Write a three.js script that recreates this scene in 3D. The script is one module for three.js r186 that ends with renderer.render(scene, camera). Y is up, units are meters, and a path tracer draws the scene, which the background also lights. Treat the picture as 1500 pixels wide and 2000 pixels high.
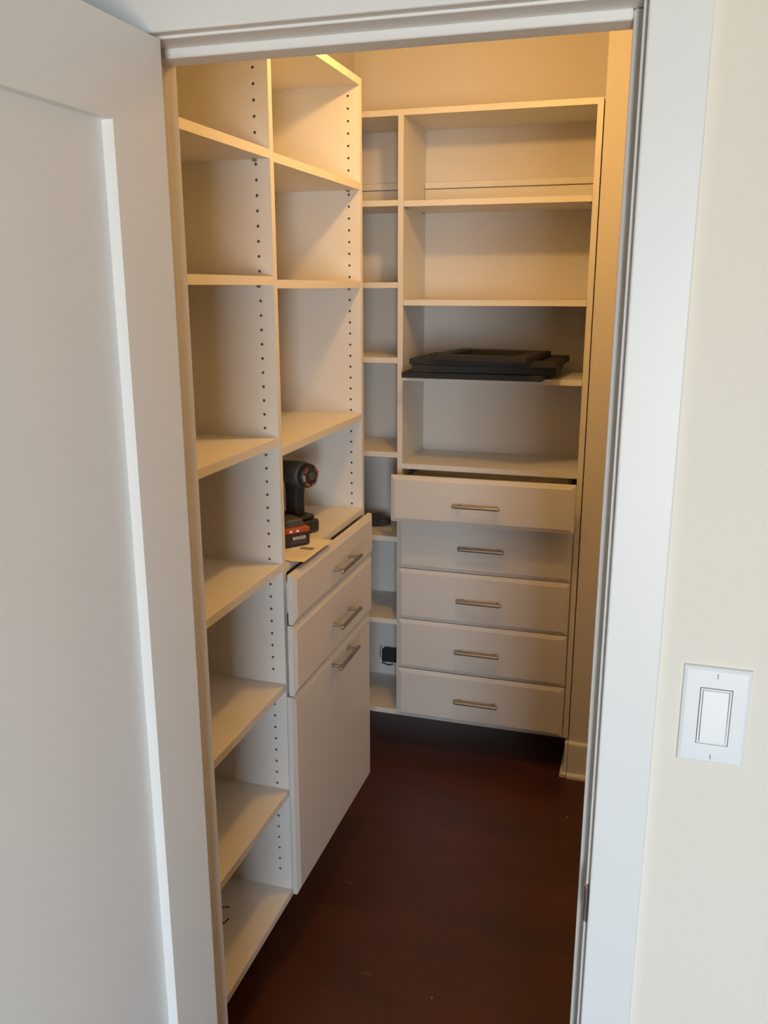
import * as THREE from 'three';
import { RoundedBoxGeometry } from 'three/addons/geometries/RoundedBoxGeometry.js';
import { mergeGeometries } from 'three/addons/utils/BufferGeometryUtils.js';
import { ImprovedNoise } from 'three/addons/math/ImprovedNoise.js';
import { RectAreaLightUniformsLib } from 'three/addons/lights/RectAreaLightUniformsLib.js';

// ------------------------------------------------------------------ camera, light, exposure
const scene = new THREE.Scene();
const camera = new THREE.PerspectiveCamera(60.734, 1500 / 2000, 0.02, 60);
camera.position.set(0.2212, 1.7798, 0.9469);
camera.rotation.order = 'YXZ';
camera.rotation.set(-0.2515, 0.296, -0.0007);
scene.add(camera);

const renderer = new THREE.WebGLRenderer({ antialias: true });
renderer.toneMapping = THREE.LinearToneMapping;
renderer.toneMappingExposure = 1.0;
renderer.shadowMap.enabled = true;

scene.background = new THREE.Color().setRGB(1.0, 1.15, 1.35);     // bright overcast sky outside the window
RectAreaLightUniformsLib.init();
const WIN = { x0: 0.52, x1: 1.06, y0: 0.60, y1: 1.95, z: 2.7 };    // unseen window behind the camera, sized and placed to shape the daylight
const panelLight = (color, level, x0, x1, y0, y1, z) => {            // unseen panel of soft light outdoors, looking at the window
  const l = new THREE.RectAreaLight(lin0(...color), level, x1 - x0, y1 - y0);
  l.position.set((x0 + x1) / 2, (y0 + y1) / 2, z); l.lookAt((x0 + x1) / 2, (y0 + y1) / 2, 0); l.castShadow = true; scene.add(l);
};
function lin0(r, g, b) { return new THREE.Color().setRGB(r, g, b); }
panelLight([0.84, 1.0, 1.15], 38, 0.2, 2.8, 0.6, 3.4, 5.2);         // unseen sky panel, sends cool daylight in through the window
panelLight([1.0, 0.80, 0.55], 37, 0.2, 2.8, -0.7, 0.6, 5.2);        // unseen warm panel below it, warms the upper wall and door trim
const BULB = { x: -0.17, y: 2.515, z: -1.13, cd: 1.52 };              // closet lamp
const LAMP_COLOR = [1.0, 0.55, 0.17];

// ------------------------------------------------------------------ helpers
let seed = 7;
const rnd = () => { seed = (seed * 1664525 + 1013904223) >>> 0; return seed / 4294967296; };
const used = {};
function numbered(n) { used[n] = (used[n] ?? -1) + 1; return used[n] ? `${n}_${String(used[n]).padStart(3, '0')}` : n; }
function metricUV(g) {                                             // uv in metres from position and face direction
  const p = g.attributes.position, n = g.attributes.normal, uv = new Float32Array(p.count * 2);
  for (let i = 0; i < p.count; i++) {
    const ax = Math.abs(n.getX(i)), ay = Math.abs(n.getY(i)), az = Math.abs(n.getZ(i));
    const x = p.getX(i), y = p.getY(i), z = p.getZ(i);
    if (ay >= ax && ay >= az) { uv[2 * i] = x; uv[2 * i + 1] = z; }
    else if (ax >= az) { uv[2 * i] = z; uv[2 * i + 1] = y; }
    else { uv[2 * i] = x; uv[2 * i + 1] = y; }
  }
  g.setAttribute('uv', new THREE.BufferAttribute(uv, 2));
  return g;
}
function box(x0, x1, y0, y1, z0, z1, r = 0) {
  const w = x1 - x0, h = y1 - y0, d = z1 - z0;
  const g = r ? new RoundedBoxGeometry(w, h, d, 2, Math.min(r, w / 2.1, h / 2.1, d / 2.1)) : new THREE.BoxGeometry(w, h, d);
  g.translate((x0 + x1) / 2, (y0 + y1) / 2, (z0 + z1) / 2);
  return metricUV(g);
}
function flat(list) { return list.map((g) => { const q = g.index ? g.toNonIndexed() : g; for (const k of Object.keys(q.attributes)) if (!['position', 'normal', 'uv'].includes(k)) q.deleteAttribute(k); return q; }); }
function mesh(name, geos, mat, parent) {
  const list = Array.isArray(geos) ? geos : [geos];
  const m = new THREE.Mesh(list.length > 1 ? mergeGeometries(flat(list)) : list[0], mat);
  m.name = parent ? name : numbered(name);
  m.castShadow = m.receiveShadow = true;
  (parent || scene).add(m);
  return m;
}
function struct(name, geos, mat, label, category) {
  const m = mesh(name, geos, mat);
  m.userData = { kind: 'structure', label, category };
  return m;
}
function thing(name, label, category, pos = [0, 0, 0], turn = 0, group) {
  const o = new THREE.Group(); o.name = numbered(name); o.position.set(...pos); o.rotation.y = turn;
  o.userData = { label, category }; if (group) o.userData.group = group;
  scene.add(o); return o;
}
function rod(a, b, r, seg = 16) {
  const A = new THREE.Vector3(...a), B = new THREE.Vector3(...b), d = B.clone().sub(A);
  const g = new THREE.CylinderGeometry(r, r, d.length(), seg);
  g.applyQuaternion(new THREE.Quaternion().setFromUnitVectors(new THREE.Vector3(0, 1, 0), d.clone().normalize()));
  g.translate(...A.add(B).multiplyScalar(0.5).toArray());
  return g;
}
function ringGeo(R) {                                               // rectangles [half width, half height, z] lofted one to the next
  const pos = [], c = R.map(([a, b, z]) => [[-a, -b, z], [a, -b, z], [a, b, z], [-a, b, z]]);
  for (let k = 0; k + 1 < c.length; k++) for (let i = 0; i < 4; i++) { const j = (i + 1) % 4; pos.push(...c[k][i], ...c[k][j], ...c[k + 1][j], ...c[k][i], ...c[k + 1][j], ...c[k + 1][i]); }
  const g = new THREE.BufferGeometry(); g.setAttribute('position', new THREE.Float32BufferAttribute(pos, 3)); g.computeVertexNormals(); return metricUV(g);
}
const lin = (r, g, b) => new THREE.Color().setRGB(r, g, b);
const std = (c, rough = 0.6, extra = {}) => new THREE.MeshPhysicalMaterial({ color: c, roughness: rough, ...extra });

// ------------------------------------------------------------------ textures and materials
const noise = new ImprovedNoise();
function grayTexture(n, f) {
  const d = new Uint8Array(n * n * 4);
  for (let j = 0; j < n; j++) for (let i = 0; i < n; i++) {
    const v = Math.max(0, Math.min(255, Math.round(255 * f(i / n, j / n)))), k = 4 * (j * n + i);
    d[k] = d[k + 1] = d[k + 2] = v; d[k + 3] = 255;
  }
  const t = new THREE.DataTexture(d, n, n);
  t.wrapS = t.wrapT = THREE.RepeatWrapping; t.magFilter = THREE.LinearFilter; t.minFilter = THREE.LinearMipmapLinearFilter;
  t.generateMipmaps = true; t.needsUpdate = true;
  return t;
}
// periodic noise on a torus-like blend so that the repeats join
function tile(u, v, fu, fv, z) {
  const a = noise.noise(u * fu, v * fv, z), b = noise.noise((u - 1) * fu, v * fv, z), c = noise.noise(u * fu, (v - 1) * fv, z), d = noise.noise((u - 1) * fu, (v - 1) * fv, z);
  return (a * (1 - u) + b * u) * (1 - v) + (c * (1 - u) + d * u) * v;
}
const orangePeel = grayTexture(512, (u, v) => 0.5 + 0.5 * tile(u, v, 60, 60, 3.1) + 0.25 * tile(u, v, 120, 120, 9.7));
orangePeel.repeat.set(2.5, 2.5);

function floorTexture() {
  const n = 1024, d = new Uint8Array(n * n * 4);
  for (let j = 0; j < n; j++) for (let i = 0; i < n; i++) {
    const u = i / n, v = j / n, k = 4 * (j * n + i);
    const grain = tile(u, v, 12, 150, 1.3) * 0.5 + tile(u, v, 30, 330, 5.2) * 0.3;
    const blot = tile(u, v, 4, 9, 7.7) * 0.6 + tile(u, v, 9, 16, 2.9) * 0.35;
    const s = 1 + 0.30 * grain + 0.34 * blot;
    d[k] = Math.min(255, 76 * s * (1 + 0.05 * blot)); d[k + 1] = Math.min(255, 41 * s); d[k + 2] = Math.min(255, 28 * s); d[k + 3] = 255;
  }
  // pale scuffs and specks of plaster dust, as in the photograph
  for (let q = 0; q < 60; q++) {
    const cx = rnd() * n, cy = rnd() * n, len = rnd() < 0.25 ? 3 + rnd() * 14 : 1 + rnd() * 1.5, a = rnd() * 6.3;
    for (let t = 0; t < len; t += 0.5) {
      const x = Math.floor(cx + Math.cos(a) * t + n) % n, y = Math.floor(cy + Math.sin(a) * t * 0.4 + n) % n, k = 4 * (y * n + x);
      d[k] = Math.min(255, d[k] + 52); d[k + 1] = Math.min(255, d[k + 1] + 42); d[k + 2] = Math.min(255, d[k + 2] + 34);
    }
  }
  const t = new THREE.DataTexture(d, n, n); t.colorSpace = THREE.SRGBColorSpace;
  t.wrapS = t.wrapT = THREE.RepeatWrapping; t.magFilter = THREE.LinearFilter; t.minFilter = THREE.LinearMipmapLinearFilter; t.generateMipmaps = true; t.needsUpdate = true;
  t.repeat.set(0.62, 0.62);
  return t;
}
const floorRough = grayTexture(256, (u, v) => 0.8 + 0.06 * tile(u, v, 8, 60, 4.4) + 0.06 * tile(u, v, 5, 5, 1.9));
floorRough.repeat.set(0.9, 0.9);

const M = {
  melamine: std(lin(0.74, 0.72, 0.685), 0.42),
  thermofoil: std(lin(0.70, 0.675, 0.645), 0.38),
  trim: std(lin(0.80, 0.80, 0.785), 0.4),
  door: std(lin(0.82, 0.81, 0.795), 0.42),
  wall: std(lin(0.80, 0.745, 0.65), 0.85, { bumpMap: orangePeel, bumpScale: 0.0006 }),
  closetWall: std(lin(0.72, 0.69, 0.65), 0.85, { bumpMap: orangePeel, bumpScale: 0.0006 }),
  ceiling: std(lin(0.80, 0.79, 0.76), 0.9, { bumpMap: orangePeel, bumpScale: 0.001 }),
  floor: std(lin(1, 1, 1), 0.5, { map: floorTexture(), roughnessMap: floorRough }),
  steel: std(lin(0.42, 0.40, 0.37), 0.34, { metalness: 1 }),
  particle: std(lin(0.20, 0.13, 0.075), 0.9),
  plate: std(lin(0.84, 0.85, 0.86), 0.3),
  rail: std(lin(0.74, 0.72, 0.68), 0.5),
  blackFrame: std(lin(0.018, 0.018, 0.019), 0.62),
  rubber: std(lin(0.022, 0.020, 0.019), 0.7),
  blackPlastic: std(lin(0.028, 0.026, 0.025), 0.45),
  greyPlastic: std(lin(0.075, 0.068, 0.062), 0.5),
  dullOrange: std(lin(0.32, 0.09, 0.05), 0.5),
  paleVent: std(lin(0.4, 0.31, 0.25), 0.5),
  orange: std(lin(0.36, 0.07, 0.03), 0.42),
  chuck: std(lin(0.05, 0.05, 0.05), 0.35, { metalness: 0.6 }),
  box: std(lin(0.02, 0.022, 0.026), 0.5),
  dark_line: std(lin(0.015, 0.015, 0.016), 0.5),
  bag: std(lin(0.04, 0.045, 0.042), 0.55),
  glass: new THREE.MeshPhysicalMaterial({ color: 0xffffff, roughness: 0.02, transmission: 1, thickness: 0 }),
  porcelain: std(lin(0.8, 0.8, 0.78), 0.25),
};

// ------------------------------------------------------------------ dimensions
const XL = -0.600, T = 0.019;                    // front plane of the long wall unit, board thickness
const ZB = -2.069;                               // front plane of the end wall unit
const ZW = ZB - 0.305;                           // end wall of the closet
const XW = XL - 0.305;                           // left wall of the closet
const H = 2.74, WT = 0.115;                      // ceiling height, door wall thickness
const JL = -0.372, JR = 0.1885, JH = 2.0455;      // faces of the door jambs

// ------------------------------------------------------------------ shell
struct('floor', box(-1.9, 2.75, -0.1, 0, ZW - 0.1, WIN.z + 0.12), M.floor, 'dark red-brown wood-look floor running from the room into the closet', 'floor');
struct('ceiling', box(-1.9, 2.75, H, H + 0.1, ZW - 0.1, WIN.z + 0.12), M.ceiling, 'plain white ceiling over room and closet', 'ceiling');
function pierced(x0, x1, y0, y1, hx0, hx1, hy0, hy1, z0, z1) {
  const s = new THREE.Shape([[x0, y0], [x1, y0], [x1, y1], [x0, y1]].map((p) => new THREE.Vector2(...p)));
  s.holes.push(new THREE.Path([[hx0, hy0], [hx0, hy1], [hx1, hy1], [hx1, hy0]].map((p) => new THREE.Vector2(...p))));
  const g = new THREE.ExtrudeGeometry(s, { depth: z1 - z0, bevelEnabled: false });
  g.translate(0, 0, z0); return metricUV(g);
}
function doorway(x0, x1, hx0, hx1, hy, z0, z1) {
  const s = new THREE.Shape([[x0, 0], [hx0, 0], [hx0, hy], [hx1, hy], [hx1, 0], [x1, 0], [x1, H], [x0, H]].map((p) => new THREE.Vector2(...p)));
  const g = new THREE.ExtrudeGeometry(s, { depth: z1 - z0, bevelEnabled: false });
  g.translate(0, 0, z0); return metricUV(g);
}
struct('wall_front', doorway(-1.9, 2.75, JL - 0.019, JR + 0.019, JH + 0.019, -WT, 0), M.wall, 'cream painted wall around the closet doorway', 'wall');
struct('wall_rear', pierced(-1.9, 2.75, 0, H, WIN.x0, WIN.x1, WIN.y0, WIN.y1, WIN.z, WIN.z + 0.12), M.wall, 'unseen cream wall with the window, behind the viewer', 'wall');
struct('wall_left', box(-1.9, -1.8, 0, H, 0, WIN.z), M.wall, 'cream wall of the room beside the open door', 'wall');
struct('wall_right', box(2.65, 2.75, 0, H, 0, WIN.z), M.wall, 'cream wall of the room past the light switch', 'wall');
struct('wall_closet_left', box(XW - 0.1, XW, 0, H, ZW, -WT), M.closetWall, 'pale closet wall behind the long shelving unit', 'wall');
struct('wall_closet_back', box(XW - 0.1, 0.6, 0, H, ZW - 0.1, ZW), M.closetWall, 'pale closet end wall behind and above the drawer unit', 'wall');
struct('wall_closet_right', box(0.5, 0.6, 0, H, ZB + 0.001, -WT), M.closetWall, 'pale closet wall hidden beside the doorway', 'wall');
struct('wall_closet_stub', box(0.021, 0.6, 0, H, ZW, ZB + 0.001), M.closetWall, 'narrow wall face right of the drawer unit', 'wall');

// out of view behind the camera, window placed to light doorway and closet
{
  const w = new THREE.Group(); w.name = 'window_1'; w.userData = { kind: 'structure', label: 'unseen white framed window placed to let daylight reach the doorway and closet', category: 'window' }; scene.add(w);
  const { x0, x1, y0, y1, z } = WIN, f = 0.03, zz = z + 0.03;
  mesh('window_frame', [box(x0, x1, y0, y0 + f, zz, zz + 0.06), box(x0, x1, y1 - f, y1, zz, zz + 0.06), box(x0, x0 + f, y0 + f, y1 - f, zz, zz + 0.06), box(x1 - f, x1, y0 + f, y1 - f, zz, zz + 0.06)], M.trim, w);
  mesh('pane', box(x0 + f, x1 - f, y0 + f, y1 - f, zz + 0.028, zz + 0.032), M.glass, w);
}

// door lining and casing
{
  const lining = new THREE.Group(); lining.name = 'trim_1'; lining.userData = { kind: 'structure', label: 'white door lining with stop strip inside the doorway', category: 'door frame' }; scene.add(lining);
  mesh('jamb', box(JL - 0.0185, JL, 0, JH + 0.0185, -WT, 0, 0.0015), M.trim, lining);
  mesh('jamb', box(JR, JR + 0.0185, 0, JH + 0.0185, -WT, 0, 0.0015), M.trim, lining);
  mesh('head_jamb', box(JL, JR, JH, JH + 0.0185, -WT, 0, 0.0015), M.trim, lining);
  mesh('door_stop', box(JL - 0.001, JL + 0.0105, 0, JH, -0.072, -0.037, 0.003), M.trim, lining);
  mesh('door_stop', box(JR - 0.0105, JR + 0.001, 0, JH, -0.072, -0.037, 0.003), M.trim, lining);
  mesh('door_stop', box(JL + 0.0105, JR - 0.0105, JH - 0.0105, JH + 0.001, -0.072, -0.037, 0.003), M.trim, lining);
  // strike plate with its curled lip on the latch side
  const lip = new THREE.Shape(); lip.moveTo(-0.0012, -0.036); lip.lineTo(-0.0012, 0.001); lip.quadraticCurveTo(-0.001, 0.0062, 0.0042, 0.0072); lip.lineTo(0.0045, 0.0058); lip.quadraticCurveTo(0.0012, 0.005, 0.0006, 0.001); lip.lineTo(0.0006, -0.036);
  const lg3 = new THREE.ExtrudeGeometry(lip, { depth: 0.048, bevelEnabled: false, curveSegments: 6 }); lg3.rotateX(Math.PI / 2); lg3.translate(JR, 1.078, 0);
  const sp = mesh('strike_plate', lg3, M.steel, lining); sp.userData.label = 'brushed metal strike plate';
}
function casing(name, pts, label) {                                  // flat board with an eased outer edge, outline in the wall plane
  const s = new THREE.Shape(pts.map((p) => new THREE.Vector2(...p)));
  const g = new THREE.ExtrudeGeometry(s, { depth: 0.0135, bevelEnabled: true, bevelThickness: 0.0025, bevelSize: 0.0025, bevelOffset: -0.0025, bevelSegments: 3 });
  return struct(name, metricUV(g), M.trim, label, 'door casing');
}
const CI = 0.1935, CO = 0.2515, CH = 2.0485, CW = 0.058, CLI = JL - 0.0055;
casing('trim_2', [[CI, 0], [CO, 0], [CO, CH + CW], [CI, CH]], 'white flat casing board between the doorway and the light switch');
casing('trim_3', [[CLI, CH], [CI, CH], [CO, CH + CW], [CLI - CW, CH + CW]], 'white flat casing board above the doorway');
casing('trim_4', [[CLI - CW, 0], [CLI, 0], [CLI, CH], [CLI - CW, CH + CW]], 'white flat casing board behind the open door');

// baseboards
function baseProfile(len) {                                          // board with eased top and a shoe moulding, profile in (out, up)
  const s = new THREE.Shape(); s.moveTo(0, 0); s.lineTo(0.027, 0); s.lineTo(0.027, 0.006); s.quadraticCurveTo(0.026, 0.017, 0.0145, 0.019);
  s.lineTo(0.0135, 0.128); s.quadraticCurveTo(0.0135, 0.139, 0.006, 0.142); s.lineTo(0, 0.142); s.closePath();
  return new THREE.ExtrudeGeometry(s, { depth: len, bevelEnabled: false, curveSegments: 5 });
}
{
  const g = baseProfile(0.5 - 0.0215); g.rotateY(-Math.PI / 2); g.translate(0.5, 0, ZB + 0.001);       // out = +z
  const side = box(0.0075, 0.0205, 0.019, 0.142, ZW + 0.001, ZB + 0.0145, 0.003), shoe = box(-0.006, 0.0205, 0, 0.019, ZW + 0.001, ZB + 0.028, 0.005);
  struct('baseboard_stub', [metricUV(g), side, shoe], M.trim, 'white baseboard with shoe moulding right of the drawer unit', 'baseboard');
  const b = baseProfile(0.9); b.rotateY(-Math.PI / 2); b.translate(-0.006, 0, ZW); struct('baseboard_back', metricUV(b), M.trim, 'white baseboard in shadow under the drawer unit', 'baseboard');
  const l = baseProfile(-WT - ZW - 0.03); l.translate(XW, 0, ZW + 0.03); struct('baseboard_left', metricUV(l), M.trim, 'white baseboard in shadow under the long shelving unit', 'baseboard');
  const r = baseProfile(2.65 - CO - 0.001); r.rotateY(-Math.PI / 2); r.translate(2.65, 0, 0); struct('baseboard_right', metricUV(r), M.trim, 'white baseboard of the room below the light switch', 'baseboard');
}

// ------------------------------------------------------------------ open door
{
  const d = new THREE.Group(); d.name = 'door_1'; d.userData = { kind: 'structure', label: 'white shaker door with one recessed panel, standing open', category: 'door' }; scene.add(d);
  const x1 = -0.319, x0 = x1 - 0.035, z0 = 0.012, z1 = z0 + 0.552, y0 = 0.012, y1 = 2.042, sw = 0.102, e = 0.0018;
  mesh('stile', box(x0, x1, y0, y1, z0, z0 + sw), M.door, d);
  mesh('stile', box(x0, x1, y0, y1, z1 - sw, z1), M.door, d);
  mesh('rail', box(x0, x1, y1 - 0.097, y1, z0 + sw, z1 - sw, 0), M.door, d);
  mesh('rail', box(x0, x1, y0, y0 + 0.2, z0 + sw, z1 - sw, 0), M.door, d);
  mesh('panel', box(x0 + 0.0135, x1 - 0.0135, y0 + 0.2, y1 - 0.097, z0 + sw, z1 - sw), M.door, d);
  for (const y of [0.25, 1.03, 1.8]) {
    const h = mesh('hinge', [rod([JL + 0.003, y - 0.044, 0.0215], [JL + 0.003, y + 0.044, 0.0215], 0.0055), box(JL - 0.002, JL + 0.0005, y - 0.044, y + 0.044, -0.03, 0.018), box(JL + 0.003, x0 + 0.022, y - 0.044, y + 0.044, 0.0095, 0.0125)], M.steel, d);
    h.userData.label = 'brushed metal hinge';
  }
}

// ------------------------------------------------------------------ light switch
{
  const cx = 0.313, cy = 1.3223, s = thing('light_switch', 'white rocker light switch on the cream wall beside the door casing', 'light switch', [cx, cy, 0]);
  mesh('cover_plate', ringGeo([[0.035, 0.0573, 0.0002], [0.035, 0.0573, 0.0022], [0.0343, 0.0566, 0.0036], [0.0312, 0.0535, 0.0056], [0.0170, 0.0339, 0.0056], [0.0167, 0.0336, 0.0050], [0.0167, 0.0336, 0.0004]]), M.plate, s);
  mesh('switch_frame', ringGeo([[0.0160, 0.0329, 0.0004], [0.0160, 0.0329, 0.0058], [0.0156, 0.0325, 0.0062], [0.0142, 0.0311, 0.0062], [0.0139, 0.0308, 0.0058], [0.0139, 0.0308, 0.0004]]), M.plate, s);
  const rock = new RoundedBoxGeometry(0.0268, 0.0604, 0.005, 2, 0.0008); rock.rotateX(-0.05); rock.translate(0, 0, 0.0048);
  mesh('rocker', rock, M.plate, s);
  for (const y of [-0.0484, 0.0484]) {
    const sc = mesh('screw', [rod([0, y, 0.0045], [0, y, 0.0060], 0.0032, 20)], M.plate, s);
    mesh('slot', box(-0.0004, 0.0004, y - 0.0028, y + 0.0028, 0.0060, 0.00615), M.greyPlastic, sc);
  }
}

// ------------------------------------------------------------------ closet lamp
{
  const l = thing('ceiling_lamp', 'bare warm bulb in a white lampholder on the closet ceiling', 'lamp', [BULB.x, H, BULB.z]);
  mesh('lampholder', new THREE.LatheGeometry([[0, -0.13], [0.02, -0.13], [0.022, -0.1], [0.024, -0.05], [0.03, -0.035], [0.05, -0.02], [0.055, 0], [0, 0]].map((p) => new THREE.Vector2(...p)), 32), M.porcelain, l);
  const dy = BULB.y - H;
  const prof = [[0.0001, dy - 0.034], [0.015, dy - 0.031], [0.027, dy - 0.02], [0.032, dy - 0.003], [0.03, dy + 0.014], [0.02, dy + 0.038], [0.0135, dy + 0.055], [0.0135, -0.128]];
  mesh('bulb', new THREE.LatheGeometry(prof.map((p) => new THREE.Vector2(...p)), 32), new THREE.MeshStandardMaterial({ color: 0xffffff, emissive: lin(...LAMP_COLOR), emissiveIntensity: 6, roughness: 0.4 }), l);
  const pt = new THREE.PointLight(lin(...LAMP_COLOR), BULB.cd, 0, 2); pt.position.set(0, dy, 0); pt.castShadow = true; pt.shadow.radius = 1.8; l.add(pt);
}

// ------------------------------------------------------------------ cabinet parts
// side panel with a row of shelf-pin holes drilled into the face that looks along +z
function drilledPanel(xa, xb, ya, yb, zFace, thick, holeX, ys, parent, name) {
  const s = new THREE.Shape([[xa, ya], [xb, ya], [xb, yb], [xa, yb]].map((p) => new THREE.Vector2(...p)));
  for (const y of ys) { const h = new THREE.Path(); h.absarc(holeX, y, 0.0034, 0, Math.PI * 2, true); s.holes.push(h); }
  const deep = 0.011;
  const face = new THREE.ExtrudeGeometry(s, { depth: deep, bevelEnabled: false, curveSegments: 5 }); face.translate(0, 0, zFace - deep);
  const p = mesh(name, [metricUV(face), box(xa, xb, ya, yb, zFace - thick, zFace - deep)], M.melamine, parent);
  const lin_ = ys.map((y) => { const c = new THREE.CylinderGeometry(0.00335, 0.00335, deep - 0.0012, 10, 1, true); c.rotateX(Math.PI / 2); c.translate(holeX, y, zFace - 0.0008 - deep / 2); return c; });
  lin_.push(...ys.map((y) => { const c = new THREE.CircleGeometry(0.00335, 10); c.translate(holeX, y, zFace - deep + 0.0003); return c; }));
  const hs = mesh('pin_holes', lin_, std(lin(0.07, 0.042, 0.022), 0.9, { side: THREE.DoubleSide }), p);
  hs.userData.kind = 'stuff';
  return p;
}
// drawer front with a wide chamfer round its face; local: width along x, height along y, back face at z = 0
const frontCache = {};
function frontGeo(w, h, t = 0.019, c = 0.013, cd = 0.006) {
  const key = [w, h].join();
  if (frontCache[key]) return frontCache[key];
  const ring = (a, b, z) => [[-a, -b, z], [a, -b, z], [a, b, z], [-a, b, z]];
  const W = w / 2, Hh = h / 2, R = [ring(W - 0.001, Hh - 0.001, 0), ring(W, Hh, 0.001), ring(W, Hh, t - cd - 0.001), ring(W - 0.001, Hh - 0.001, t - cd), ring(W - c, Hh - c, t - 0.0012), ring(W - c - 0.002, Hh - c - 0.002, t)];
  const pos = [], tri = (a, b, d) => pos.push(...a, ...b, ...d);
  for (let k = 0; k + 1 < R.length; k++) for (let i = 0; i < 4; i++) { const j = (i + 1) % 4; tri(R[k][i], R[k][j], R[k + 1][j]); tri(R[k][i], R[k + 1][j], R[k + 1][i]); }
  const F = R[R.length - 1], B = R[0]; tri(F[0], F[1], F[2]); tri(F[0], F[2], F[3]); tri(B[0], B[2], B[1]); tri(B[0], B[3], B[2]);
  const g = new THREE.BufferGeometry(); g.setAttribute('position', new THREE.Float32BufferAttribute(pos, 3)); g.computeVertexNormals(); metricUV(g);
  return (frontCache[key] = g);
}
const barGeo = mergeGeometries(flat([
  (() => { const g = new THREE.CapsuleGeometry(0.0058, 0.157, 3, 16); g.rotateZ(Math.PI / 2); g.translate(0, 0, 0.032); return g; })(),
  rod([-0.064, 0, 0], [-0.064, 0, 0.031], 0.0048, 14), rod([0.064, 0, 0], [0.064, 0, 0.031], 0.0048, 14),
]));
function drawer(parent, name, w, h, pos, turn, handleY, handleX, boxDepth) {
  const f = mesh(name, frontGeo(w, h), M.thermofoil, parent); f.position.set(...pos); f.rotation.y = turn;
  const hd = mesh('handle', barGeo, M.steel, f); hd.position.set(handleX, handleY, 0.0188); hd.userData.label = 'brushed steel bar handle';
  if (boxDepth) {
    const a = w / 2 - 0.028, b = h / 2;
    mesh('drawer_box', [box(-a, -a + 0.013, -b + 0.02, b - 0.03, -boxDepth, -0.0005), box(a - 0.013, a, -b + 0.02, b - 0.03, -boxDepth, -0.0005), box(-a + 0.013, a - 0.013, -b + 0.02, b - 0.03, -boxDepth, -boxDepth + 0.013), box(-a + 0.013, a - 0.013, -b + 0.022, -b + 0.034, -boxDepth + 0.013, -0.0005)], M.melamine, f);
  }
  return f;
}

// ------------------------------------------------------------------ long unit on the left wall
const U1 = { top: 2.334, bot: 0.203, n: -0.275, d1: -0.906, d2: -1.518 };
{
  const u = thing('shelving_unit', 'tall white open shelving along the left closet wall with drawers and tilt-out front', 'shelving');
  const holes = (y0, tops) => { const a = []; for (let y = y0; y > U1.bot + 0.06; y -= 0.032) if (!tops.some((t) => y < t + 0.005 && y > t - 0.0235)) a.push(y); return a; };
  const s1 = [2.068, 1.804, 1.441, 1.133, 0.818, 0.521], s2 = [2.064, 1.797, 1.414, 1.124];
  mesh('side_panel', box(XW + 0.001, XL, U1.bot, U1.top, U1.n - T, U1.n), M.melamine, u);
  drilledPanel(XW + 0.001, XL, U1.bot, U1.top, U1.d1, T, XL - 0.034, holes(2.2308 + 0.064, s1), u, 'divider_panel');
  drilledPanel(XW + 0.001, XL, U1.bot, U1.top, U1.d2, T, XL - 0.034, holes(2.2891, s2).filter((y) => y > 1.13), u, 'side_panel');
  const za = [U1.n - T, U1.d1], zb = [U1.d1 - T, U1.d2];
  for (const [z1, z0, list] of [[za[0], za[1], s1], [zb[0], zb[1], s2]]) {
    mesh('shelf', box(XW + 0.001, XL, U1.top - T, U1.top, z0, z1), M.melamine, u);
    for (const y of list) {
      const sh = mesh('shelf', box(XW + 0.001, XL - 0.0005, y - T, y, z0 + 0.0005, z1 - 0.0005), M.melamine, u);
      if (y > 1.13 || z0 === za[1]) mesh('shelf_pin', [rod([XL - 0.034, y - T - 0.003, z0], [XL - 0.034, y - T - 0.003, z0 + 0.008], 0.003, 10), box(XL - 0.038, XL - 0.030, y - T - 0.0045, y - T - 0.0005, z0 + 0.0005, z0 + 0.01)], M.steel, sh);
    }
  }
  mesh('shelf', box(XW + 0.001, XL, U1.bot, U1.bot + T, za[1], za[0]), M.melamine, u);
  mesh('shelf', box(XW + 0.001, XL - 0.0005, U1.bot + 0.01, U1.bot + 0.01 + T, zb[1], zb[0]), M.melamine, u);
  const w = 0.629, zc = -0.9 - w / 2, q = Math.PI / 2;                // fronts face +x
  drawer(u, 'drawer', w, 0.128, [XL + 0.013, 1.0445, zc], q, -0.005, 0.021, 0.26);
  drawer(u, 'drawer', w, 0.187, [XL + 0.010, 0.8835, zc], q, -0.004, 0.021, 0.26);
  drawer(u, 'tilt_out_front', w, 0.573, [XL + 0.003, 0.4995, zc], q, 0.258, 0.021, 0);
}

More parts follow.
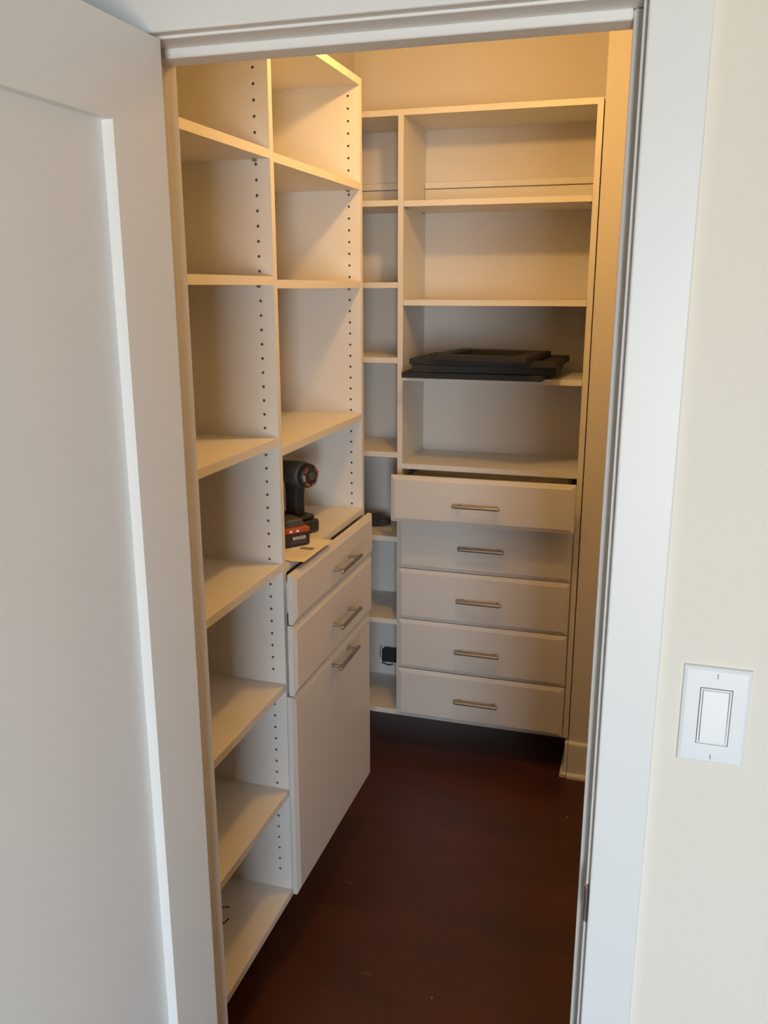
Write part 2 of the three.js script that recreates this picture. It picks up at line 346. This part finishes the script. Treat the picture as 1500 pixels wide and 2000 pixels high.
// ------------------------------------------------------------------ unit on the end wall
const U2 = { top: 2.352, bot: 0.152, x0: XW + 0.003, m: -0.648, x1: 0.017 };
{
  const u = thing('drawer_unit', 'white shelving with five bar-handled drawers against the closet end wall', 'cabinet');
  const zf = ZB, zk = ZW + 0.001;
  mesh('side_panel', box(U2.x0, U2.x0 + T, U2.bot, U2.top, zk, zf), M.melamine, u);
  mesh('divider_panel', box(U2.m, U2.m + T, U2.bot, U2.top - T, zk, zf), M.melamine, u);
  mesh('side_panel', box(U2.x1 - T, U2.x1, U2.bot, U2.top, zk, zf), M.melamine, u);
  mesh('top_panel', box(U2.x0 + T, U2.x1 - T, U2.top - T, U2.top, zk, zf), M.melamine, u);
  const pin = (x, y, z, s, sh) => mesh('shelf_pin', [rod([x, y - T - 0.003, z], [x + s * 0.009, y - T - 0.003, z], 0.003, 10)], M.steel, sh);
  for (const y of [2.068, 1.797, 1.538, 1.197, 0.877, 0.547, U2.bot + T]) mesh('shelf', box(U2.x0 + T + 0.0005, U2.m - 0.0005, y - T, y, zk, zf - 0.0005), M.melamine, u);
  for (const y of [2.065, 1.738, 1.477]) {
    const sh = mesh('shelf', box(U2.m + T + 0.001, U2.x1 - T - 0.001, y - T, y, zk, zf - 0.0005), M.melamine, u);
    for (const z of [zf - 0.037, zk + 0.05]) { pin(U2.m + T, y, z, 1, sh); pin(U2.x1 - T, y, z, -1, sh); }
  }
  mesh('shelf', box(U2.m + T, U2.x1 - T, 1.158 - T, 1.158, zk, zf), M.melamine, u);
  mesh('bottom_panel', box(U2.m + T, U2.x1 - T, U2.bot + 0.006, U2.bot + 0.006 + T, zk, zf), M.melamine, u);
  // hanging rail screwed to the wall above the second shelf, with its raised lip
  for (const [xa, xb] of [[U2.m + T + 0.001, U2.x1 - T - 0.001], [U2.x0 + T + 0.001, U2.m - 0.001]])
    mesh('hanging_rail', [box(xa, xb, 2.069, 2.128, zk, zk + 0.012, 0.001), box(xa, xb, 2.1305, 2.154, zk, zk + 0.018, 0.003)], M.rail, u);
  const w = 0.635, xc = -0.3215, hs = 0.1985;
  for (const [yb, out, hx] of [[0.1605, 0, -0.006], [0.3625, 0, -0.006], [0.5635, 0, -0.003], [0.7645, 0, -0.001]])
    drawer(u, 'drawer', w, hs, [xc, yb + hs / 2, zf + 0.002 + out], 0, 0, hx, 0.27);
  drawer(u, 'drawer', 0.646, 0.170, [xc + 0.002, 1.0505, zf + 0.083], 0.012, -0.008, -0.010, 0.27);
}

// ------------------------------------------------------------------ black frames on the shelf
function frame(label, cx, cz, y, w, d, t, rail, turn) {
  const f = thing('rectangular_frame', label, 'frame', [cx, y, cz], turn, 'black frames stacked on the shelf');
  const e = 0.0015;
  mesh('rail', box(-w / 2, w / 2, 0, t, d / 2 - rail, d / 2, e), M.blackFrame, f);
  mesh('rail', box(-w / 2, w / 2, 0, t, -d / 2, -d / 2 + rail, e), M.blackFrame, f);
  mesh('stile', box(-w / 2, -w / 2 + rail, 0, t, -d / 2 + rail, d / 2 - rail, 0), M.blackFrame, f);
  mesh('stile', box(w / 2 - rail, w / 2, 0, t, -d / 2 + rail, d / 2 - rail, 0), M.blackFrame, f);
}
frame('black rectangular frame at the bottom of the stack, overhanging the shelf edge', -0.364, -2.140, 1.4775, 0.482, 0.33, 0.020, 0.055, -0.02);
frame('black rectangular frame second from the bottom of the stack', -0.332, -2.155, 1.498, 0.49, 0.33, 0.025, 0.055, 0.03);
frame('black rectangular frame second from the top of the stack', -0.325, -2.135, 1.5235, 0.50, 0.32, 0.020, 0.055, -0.05);
frame('black square frame on top of the stack of frames', -0.312, -2.074, 1.544, 0.33, 0.33, 0.0185, 0.05, -0.13);

// ------------------------------------------------------------------ cordless drill, battery and leaflet on the shelf above the drawers
const SY = 1.124;
{
  // local: x is the drill's rear direction, y up, origin under the handle
  const dr = thing('cordless_drill', 'black and orange cordless drill standing on its battery in the shelf corner', 'drill', [-0.697, SY + 0.0006, -1.226], -0.433);
  const lathe = (pts, seg = 28) => { const g = new THREE.LatheGeometry(pts.map((p) => new THREE.Vector2(...p)), seg); g.rotateZ(-Math.PI / 2); g.translate(0, 0.163, 0); return g; };   // profile (radius, x)
  mesh('motor_housing', lathe([[0.0001, -0.075], [0.024, -0.075], [0.028, -0.07], [0.031, -0.03], [0.0345, 0.0], [0.035, 0.03], [0.0335, 0.046], [0.0001, 0.046]]), M.greyPlastic, dr);
  mesh('chuck', lathe([[0.0001, -0.125], [0.008, -0.125], [0.013, -0.118], [0.019, -0.105], [0.021, -0.076], [0.0001, -0.076]]), M.chuck, dr);
  const cap = mesh('rear_cap', lathe([[0.0335, 0.0465], [0.033, 0.056], [0.029, 0.0625], [0.02, 0.0665], [0.0001, 0.068]]), M.blackPlastic, dr);
  // vent slots round the cap, some lined in orange
  for (let k = 0; k < 7; k++) {
    const a0 = k * Math.PI * 2 / 7 + 0.25, a1 = a0 + 0.66, sec = new THREE.Shape();
    sec.absarc(0, 0, 0.0285, a0, a1, false); sec.absarc(0, 0, 0.0135, a1, a0, true); sec.closePath();
    const g = new THREE.ExtrudeGeometry(sec, { depth: 0.004, bevelEnabled: true, bevelThickness: 0.0012, bevelSize: 0.0012, bevelOffset: -0.0012, bevelSegments: 2, curveSegments: 6 });
    g.rotateY(Math.PI / 2); g.translate(0.0605, 0.163, 0);
    mesh('vent', g, [M.dullOrange, M.blackPlastic, M.dullOrange, M.paleVent, M.dullOrange, M.dullOrange, M.paleVent][k], cap);
  }
  { const g = new THREE.CylinderGeometry(0.010, 0.0115, 0.004, 20); g.rotateZ(-Math.PI / 2); g.translate(0.0685, 0.163, 0); mesh('cap_center', g, M.greyPlastic, cap); }
  { const s = new THREE.Shape(); s.moveTo(0.0185, 0.045); s.bezierCurveTo(0.016, 0.08, 0.014, 0.1, 0.024, 0.135); s.lineTo(0.028, 0.145); s.lineTo(-0.026, 0.145); s.bezierCurveTo(-0.022, 0.12, -0.02, 0.1, -0.022, 0.045);
    const g = new THREE.ExtrudeGeometry(s, { depth: 0.022, bevelEnabled: true, bevelThickness: 0.006, bevelSize: 0.006, bevelOffset: -0.003, bevelSegments: 4, curveSegments: 10 }); g.translate(0, 0, -0.011); mesh('handle', g, M.rubber, dr); }
  { const g = box(-0.036, -0.02, 0.112, 0.132, -0.007, 0.007, 0.004); mesh('trigger', g, M.orange, dr); }
  mesh('battery', [box(-0.055, 0.055, 0.0, 0.036, -0.0385, 0.0385, 0.007), box(-0.045, 0.045, 0.036, 0.05, -0.03, 0.03, 0.006)], M.blackPlastic, dr);
}
{
  // local: z looks out of the lettered face
  const b = thing('battery_pack', 'black and orange tool battery with white lettering lying on the leaflet', 'battery', [-0.6660, SY + 0.0022, -1.1036], 0.916);
  mesh('lower_case', box(-0.0385, 0.0385, 0, 0.034, -0.045, 0.045, 0.006), M.blackPlastic, b);
  mesh('middle_band', [box(-0.0388, 0.0388, 0.0335, 0.05, -0.0452, 0.0452, 0.006)], M.orange, b);
  for (const x of [-0.02, 0.0]) mesh('charge_button', box(x - 0.004, x + 0.004, 0.0395, 0.0445, 0.0445, 0.0465, 0.001), M.plate, b);
  { const s = new THREE.Shape(); s.moveTo(-0.031, 0.049); s.lineTo(0.031, 0.049); s.lineTo(0.024, 0.064); s.quadraticCurveTo(0, 0.07, -0.024, 0.064);
    const g = new THREE.ExtrudeGeometry(s, { depth: 0.056, bevelEnabled: true, bevelThickness: 0.005, bevelSize: 0.004, bevelOffset: -0.002, bevelSegments: 3 }); g.translate(0, 0, -0.031); mesh('top_dome', g, M.greyPlastic, b); }
  const c = document.createElement('canvas'); c.width = 512; c.height = 224; const k = c.getContext('2d');
  k.fillStyle = '#2b2927'; k.fillRect(0, 0, 512, 224);
  k.fillStyle = '#e9e4dc'; k.font = 'bold 92px sans-serif'; k.textAlign = 'center'; k.textBaseline = 'middle'; k.fillText('RIDGID', 280, 66);
  k.fillStyle = '#6a625a'; for (let i = 0; i < 3; i++) k.fillRect(70, 128 + i * 26, 380, 7);
  const t = new THREE.CanvasTexture(c); t.colorSpace = THREE.SRGBColorSpace;
  const lab = new THREE.PlaneGeometry(0.062, 0.0271); lab.translate(0.002, 0.0172, 0.0452);
  mesh('lettered_label', lab, std(lin(1, 1, 1), 0.5, { map: t }), b);
}
{
  const c = document.createElement('canvas'); c.width = 512; c.height = 640; const k = c.getContext('2d');
  k.fillStyle = '#ece5da'; k.fillRect(0, 0, 512, 640);
  k.fillStyle = '#8d8378'; k.fillRect(150, 470, 130, 60); k.fillRect(330, 250, 120, 70);
  k.fillStyle = '#b5aa9d'; for (let i = 0; i < 26; i++) { if (i > 17 && i < 23) continue; k.fillRect(40 + (i % 3) * 8, 30 + i * 23, 200 + ((i * 37) % 60), 5); }
  for (let i = 0; i < 9; i++) k.fillRect(320, 350 + i * 22, 130 + ((i * 53) % 30), 5);
  const t = new THREE.CanvasTexture(c); t.colorSpace = THREE.SRGBColorSpace;
  const p = thing('paper_leaflet', 'printed paper leaflet lying over the shelf edge under the tool battery', 'paper', [-0.6435, SY + 0.0009, -1.0575]);
  const g = new THREE.PlaneGeometry(0.158, 0.21, 20, 10); g.rotateX(-Math.PI / 2);
  const q = g.attributes.position; for (let i = 0; i < q.count; i++) { const x = q.getX(i), z = q.getZ(i); const o = Math.max(0, x - 0.045), e = Math.max(0, z - 0.06); q.setY(i, 0.0004 + o * o * 0.5 + e * e * 0.9); }
  g.computeVertexNormals();
  mesh('sheet', g, std(lin(1, 1, 1), 0.8, { map: t, side: THREE.DoubleSide }), p);
}

// ------------------------------------------------------------------ small dark things at the back
{
  const e = thing('electrical_box', 'black electrical box with dark lines beside and below it on the wall behind the narrow lower shelves', 'outlet box', [-0.770, 0.265, ZW + 0.001]);
  const s = new THREE.Shape([[-0.026, -0.031], [0.034, -0.031], [0.034, 0.031], [-0.014, 0.031], [-0.026, 0.022]].map((p) => new THREE.Vector2(...p)));
  mesh('box_body', new THREE.ExtrudeGeometry(s, { depth: 0.014, bevelEnabled: true, bevelThickness: 0.001, bevelSize: 0.001, bevelSegments: 1 }), M.box, e);
  const tube = (pts, r) => new THREE.TubeGeometry(new THREE.CatmullRomCurve3(pts.map((p) => new THREE.Vector3(...p))), 20, r, 8);
  mesh('dark_line', tube([[-0.036, -0.02, 0.002], [-0.038, 0.0, 0.004], [-0.036, 0.02, 0.004], [-0.034, 0.034, 0.002]], 0.0016), M.dark_line, e);  // thin dark tube standing for a cut line in the wall
  mesh('dark_line', tube([[-0.03, -0.046, 0.003], [-0.02, -0.042, 0.006], [-0.014, -0.047, 0.004], [0.0, -0.05, 0.004], [0.02, -0.044, 0.004]], 0.0026), M.dark_line, e);  // dark mark below the box, built as a tube
}
{
  const g = new THREE.SphereGeometry(1, 40, 24); const q = g.attributes.position, v = new THREE.Vector3();
  for (let i = 0; i < q.count; i++) {
    v.fromBufferAttribute(q, i);
    const n = 1 + 0.28 * noise.noise(v.x * 2.3, v.y * 2.3, v.z * 2.3) + 0.14 * noise.noise(v.x * 5 + 4, v.y * 5, v.z * 5);
    q.setXYZ(i, v.x * 0.075 * n, Math.max(v.y * 0.019 * n, -0.012) + 0.012, v.z * 0.062 * n);
  }
  g.computeVertexNormals();
  const m = mesh('plastic_bag', g, M.bag); m.position.set(-0.800, 0.8775, -2.235); m.userData = { label: 'crumpled dark plastic bag on a narrow corner shelf', category: 'bag' };
}
{
  const tube = (pts, r) => new THREE.TubeGeometry(new THREE.CatmullRomCurve3(pts.map((p) => new THREE.Vector3(...p))), 24, r, 8);
  const w = thing('loose_cable', 'thin black loose cable with curled ends lying on the lowest open shelf', 'cable', [-0.75, U1.bot + T, -0.60]);
  mesh('cable', tube([[-0.02, 0.0045, 0.12], [0.03, 0.0045, 0.06], [0.0, 0.0045, 0.0], [-0.03, 0.03, -0.07], [0.02, 0.066, -0.09], [0.044, 0.074, -0.1], [0.056, 0.083, -0.1], [0.063, 0.078, -0.1], [0.07, 0.084, -0.1]], 0.0018), M.dark_line, w);
  mesh('cable', tube([[-0.05, 0.0045, 0.1], [0.0, 0.0045, 0.05], [-0.02, 0.0045, -0.02], [0.01, 0.03, -0.08], [0.044, 0.045, -0.1], [0.052, 0.03, -0.1], [0.06, 0.04, -0.1], [0.067, 0.05, -0.1]], 0.0018), M.dark_line, w);
}
scene.traverse((o) => { if (o.isMesh) { o.castShadow = true; o.receiveShadow = true; } });
renderer.render(scene, camera);
